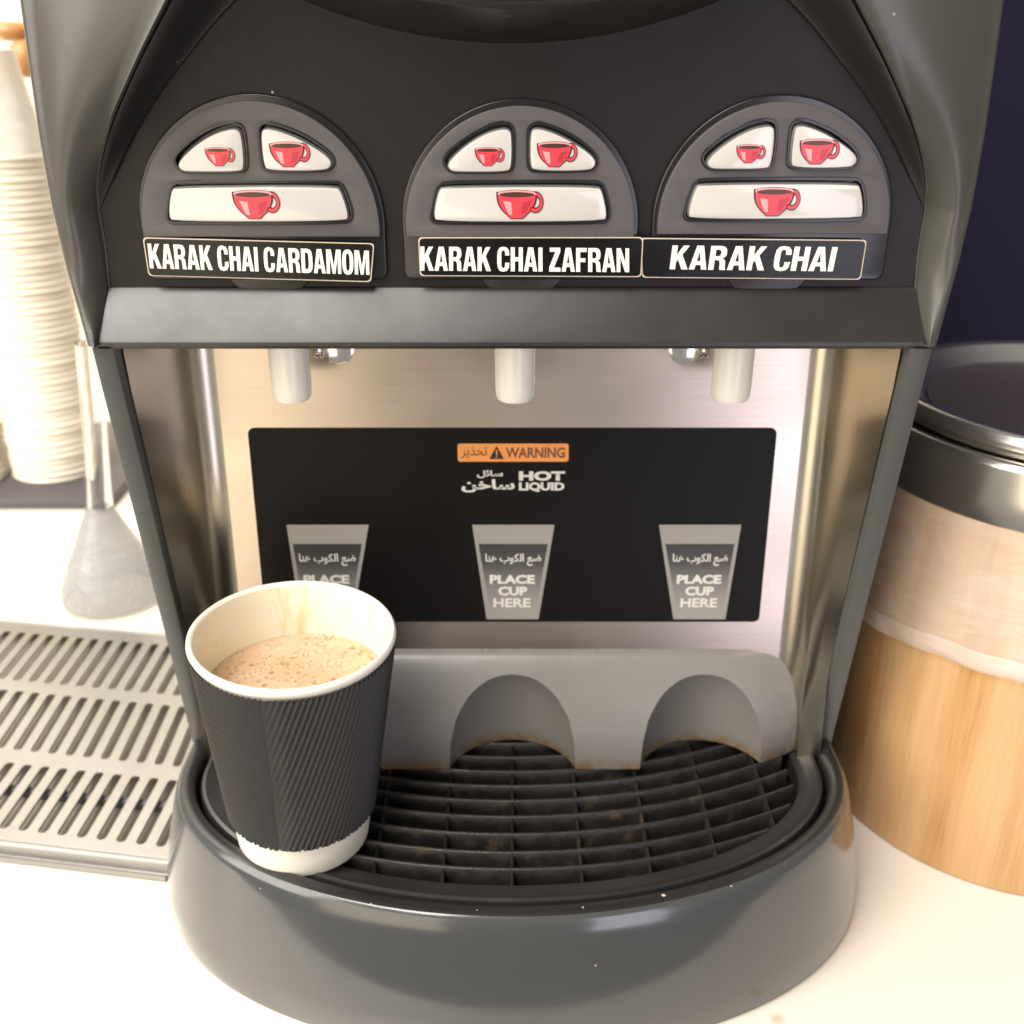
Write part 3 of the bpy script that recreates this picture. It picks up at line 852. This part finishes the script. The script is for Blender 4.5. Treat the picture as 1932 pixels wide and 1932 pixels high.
# corrugated sleeve: straight flutes on a fan-shaped blank
n1, n2 = 1100, 44
tana = (RT-RBt)/H; al = math.atan(tana); apex = RBt/math.sin(al)
seam = math.radians(-96)   # direction of the seam seen from above
zs0, zs1 = .0180, H-.0042
rows = []
for i in range(n2+1):
    z = zs0 + (zs1-zs0)*i/n2; r0 = cr(z); rho = apex + z/math.cos(al); row = []
    for j in range(n1):
        f = j/(n1-1); ph = 2*PI*f      # 0..2pi starting at the seam
        psi = (ph-PI)*math.sin(al)
        X = rho*math.sin(psi)
        w = math.sin(2*PI*X/.00235)
        am = .00078*min(1, ph/.22 + .12)
        lift = .0011 + am*w + (.0005*max(0, 1-ph/.10))
        r = r0 + lift
        zz = z + (.0007*max(0, 1-ph/.05) if i in (0,) else 0)
        a = seam + ph
        row.append((r*math.cos(a), r*math.sin(a), zz + (.00015*w if i in (0, n2) else 0)))
    rows.append(row)
V, F = grid(rows)
me_s = mk('cup_sleeve', lean_pts(V), F, M['sleeve'], CU, 0, None, False)
for p in me_s.data.polygons: p.use_smooth = True
rowb = [[(p[0]*k, p[1]*k, p[2]) for p in rows[0][::10]] for k in (1.0, .966)]
V, F = grid(rowb); mk('sleeve_edge', lean_pts(V), F, M['sleeve'], CU, 0)

# ================================================================== STEEL DRAIN PLATE (left)
g0 = Vector((-.1834, .431, 0)); gang = math.atan2(-.154, .988)
ux = Vector((.988, -.154, 0)); uy = Vector((.154, .988, 0))
GP = thing('drain_plate', g0 + ux*-.15, 'slotted stainless steel drain plate set on the counter left of the dispenser', 'drain plate')
def gw(x, y, z): p = g0 + ux*x + uy*y; return (p.x, p.y, z)
slots = []
for y0_, y1_, dx, n, x0_ in ((.0085, .0575, -.0055, 27, -.0105), (.0745, .1290, -.0105, 27, -.009), (.1450, .2000, -.0080, 27, -.0075)):
    for k in range(n):
        x = x0_-.0117*k
        w = .0026; P = []
        for i in range(7):
            a = math.radians(180+180*i/6); P.append((x+w*math.cos(a), y0_+w*math.sin(a)))
        for i in range(7):
            a = math.radians(180*i/6); P.append((x+dx+w*math.cos(a), y1_+w*math.sin(a)))
        slots.append(P)
outer = [(-.335, -.0022), (-.0005, -.0022), (-.0005, .214), (-.335, .214)]
me = flat([outer]+slots, .0007, .0003, 1)
for v in me.vertices:
    p = gw(v.co.x, v.co.y, .0082+v.co.z); v.co = Vector(p)-origin(GP)
smooth(me, 30); link('slotted_sheet', me, M['steel_plate'], GP)
# raised lips round each slot would be too small; rolled front edge and outer tray rim
def strip(name, x0, x1, y0, y1, prof, m):
    """profile swept along a straight line in plate coordinates: prof (offset outward, z)"""
def tube_line(p0, p1, prof):
    d = (p1-p0).normalized(); nrm = Vector((d.y, -d.x, 0))
    return grid([[tuple(p+nrm*o+Vector((0, 0, z))) for o, z in prof] for p in (p0, p1)])
c00 = g0+ux*-.335+uy*-.0022; c10 = g0+ux*-.0005+uy*-.0022; c11 = g0+ux*-.0005+uy*.214; c01 = g0+ux*-.335+uy*.214
for p0, p1 in ((c00, c10), (c10, c11), (c11, c01)):
    V, F = tube_line(p0, p1, ((-.001, .0085), (.0004, .0093), (.0022, .0092), (.0034, .0080), (.0036, .0062), (.0036, .002), (.0046, .0018), (.0062, .0030), (.0070, .0030), (.0076, .0018), (.0078, .0004)))
    mk('rolled_edge', V, F, M['steel_plate'], GP, 40)
V = [gw(-.335, -.002, .0012), gw(0, -.002, .0012), gw(0, .214, .0012), gw(-.335, .214, .0012)]
mk('collecting_tray', V, [(0, 1, 2, 3)], M['tray_stained'], GP, 0)
for yy in (.04, ):
    V, F = box(0, 1, 0, 1, 0, 1)
    V = [gw(-.335+.334*x, yy+.0045*y, .0013+.0045*z) for x, y, z in V]
    mk('support_rib', V, F, M['dark_tray'], GP, 0)

# ================================================================== CANISTER (right)
cc = Vector((.2955, .5115, 0)); RC = .1045
CA = thing('bamboo_canister', cc, 'round bamboo canister with a steel band and steel lid, right of the dispenser', 'canister')
V, F = lathe([(RC-.004, .0004), (RC-.0008, .0008), (RC, .002), (RC, .21)], cc, 128); mk('bamboo_wall', V, F, M['bamboo'], CA, 40)
V, F = lathe([(RC-.001, .2045), (RC+.0004, .2050), (RC+.0006, .206), (RC+.0006, .2325), (RC, .2350), (RC-.0015, .2362), (RC-.004, .2362), (RC-.006, .233), (.05, .232)], cc, 128); mk('steel_band', V, F, M['steel_band'], CA, 40)
V, F = lathe([(r_*.985 if r_ > .08 else r_, z_-.0035) for r_, z_ in [(.05, .2355), (.090, .2365), (.0965, .2395), (.0985, .2425), (.0990, .2455), (.0982, .2485), (.0960, .2503), (.0930, .2506), (.0905, .2492), (.0860, .2455), (.0790, .2425), (.0765, .2405), (.06, .2395), (.001, .2392)]], cc, 128); mk('lid', V, F, M['lid_steel'], CA, 40)
V, F = lathe([(.0752, .2375), (.073, .2377), (.001, .2377)], cc, 96); mk('lid_reflection_disc', V, F, M['lid_dark'], CA, 40)  # darker disc: dark reflection in the steel lid top, put into the colour
# clear bag over the rim, hanging outside the bamboo
rows = []
for i, z in enumerate((.2052, .196, .186, .175, .163, .150, .141, .1375)):
    row = []
    for j in range(160):
        a = 2*PI*j/160
        r = RC + .0011 + .0009*i/7 + .0007*math.sin(a*9+z*60)*(i/7) + .0006*math.sin(a*23-z*110)*(i/7)
        zz = z + (.0022*math.sin(a*3+1.1)+.0010*math.sin(a*7))*(i/7)
        row.append((cc.x+r*math.cos(a), cc.y+r*math.sin(a), zz))
    rows.append(row)
V, F = grid(rows, True); mk('plastic_bag', V, F, M['film'], CA, 60)
rows2 = []
for k, dz, dr in ((0, .0012, .0004), (1, -.004, .0012), (2, -.0085, .0010), (3, -.0092, .0002)):
    rows2.append([(cc.x+(p[0]-cc.x)*(1+dr/RC), cc.y+(p[1]-cc.y)*(1+dr/RC), p[2]+dz+.0012*math.sin(j*.12)) for j, p in enumerate(rows[-1])])
V, F = grid(rows2, True); mk('bag_hem', V, F, M['film_fold'], CA, 60)

# ================================================================== LEFT BACKGROUND
TR = mk('serving_tray', *box(-.95, -.385, .905, 1.13, .0005, .011), M['dark_tray'], None, 0)
bevel_obj(TR, .003); tag(TR, 'dark grey tray under the stacks of upturned cups', 'tray')
# upturned cups: mesh shared, each one an object
CR_, CT, CHh = .0425, .029, .088
V, F = lathe([(CR_-.001, .0003), (CR_+.0008, .0002), (CR_+.0014, .0012), (CR_+.0008, .0022), (CR_-.0004, .0026), (CT, CHh), (CT-.002, CHh+.0006), (.001, CHh-.003)], (0, 0, 0), 48)
me_cup = bpy.data.meshes.new('stacked_cup'); me_cup.from_pydata(V, [], F); smooth(me_cup, 50); me_cup.materials.append(M['stack'])
for (sx_, sy_, n, nm, lab, grp) in ((-.4655, .985, 50, 'tall', 'upturned cream paper cup in the middle of the tall stack, only its rim showing', 'paper cups in the tall stack'),
                                (-.553, .960, 26, 'short', 'upturned cream paper cup in the middle of the shorter stack at the left edge', 'paper cups in the short stack')):
    for k in range(n):
        o = bpy.data.objects.new('paper_cup', me_cup); COL.objects.link(o)
        jx = .0006*math.sin(k*1.7)+random.uniform(-.0003, .0003)
        o.location = (sx_+jx, sy_+random.uniform(-.0005, .0005), .0115+.0062*k)
        o.rotation_euler = (random.uniform(-.006, .006), random.uniform(-.006, .006), random.uniform(0, 6))
        if k == n-1: tag(o, 'topmost cup of the %s stack, upturned with its whole tapered body showing' % nm, 'cup', grp)
        elif k == 0: tag(o, 'lowest cup of the %s stack, its rim resting on the dark grey tray' % nm, 'cup', grp)
        else: tag(o, lab, 'cup', grp)
# clear plastic bag over the tall stack
rows = []
for i in range(22):
    z = .315 + .10*i/21
    row = []
    for j in range(72):
        a = 2*PI*j/72
        rr = .0505 if z < .33 else .0505 - .030*((z-.33)/.08)
        r = rr + .0025*math.sin(a*5+z*9) + .0014*math.sin(a*11-z*31)
        row.append((-.4655+r*math.cos(a), .985+r*math.sin(a), z))
    rows.append(row)
V, F = grid(rows, True)
bagO = mk('plastic_bag', V, F, M['film_clear'], None, 60); tag(bagO, 'clear plastic bag gathered over the tall stack of cups', 'plastic bag')
# clear glass vessel
gc = Vector((-.322, .735, .0005))
ST = thing('stemmed_stand', gc, 'shiny see-through stand with slim stem and flared rounded foot behind the drain plate', 'stand')
V, F = lathe([(.0372, .0), (.0396, .002), (.0402, .007), (.0388, .015), (.034, .027), (.026, .044), (.0175, .062), (.0120, .074), (.0100, .080)], gc, 64)
mk('foot', V, F, M['bright_metal'], ST, 50)
prof = [(.0098, .079), (.0092, .090), (.0088, .12), (.0090, .17), (.0095, .21)]
prof += [(r_-.0022, z_) for r_, z_ in prof[::-1]]
V, F = lathe(prof, gc, 48); V = [(x+max(0, z-.07)*.10, y, z) for x, y, z in V]
mk('stem', V, F, M['film_glass'], ST, 50)
# wooden handle hanging behind the cups
wd = thing('wooden_ladle', (-.53, 1.10, .40), 'brown wooden ladle end behind the top of the tall cup stack', 'ladle')
p = at_y(22, 62, 1.10)
V, F = lathe([(.001, .010), (.018, .009), (.026, .004), (.027, 0), (.024, -.005), (.001, -.008)], p, 32); mk('disc', V, F, M['wood'], wd, 50)
p = at_y(48, 112, 1.08)
V, F = lathe([(.0001, .018)]+[(.0165*math.sin(PI*i/12), .0165*math.cos(PI*i/12)) for i in range(1, 12)]+[(.0001, -.0165)], p, 32); mk('knob', V, F, M['wood'], wd, 50)
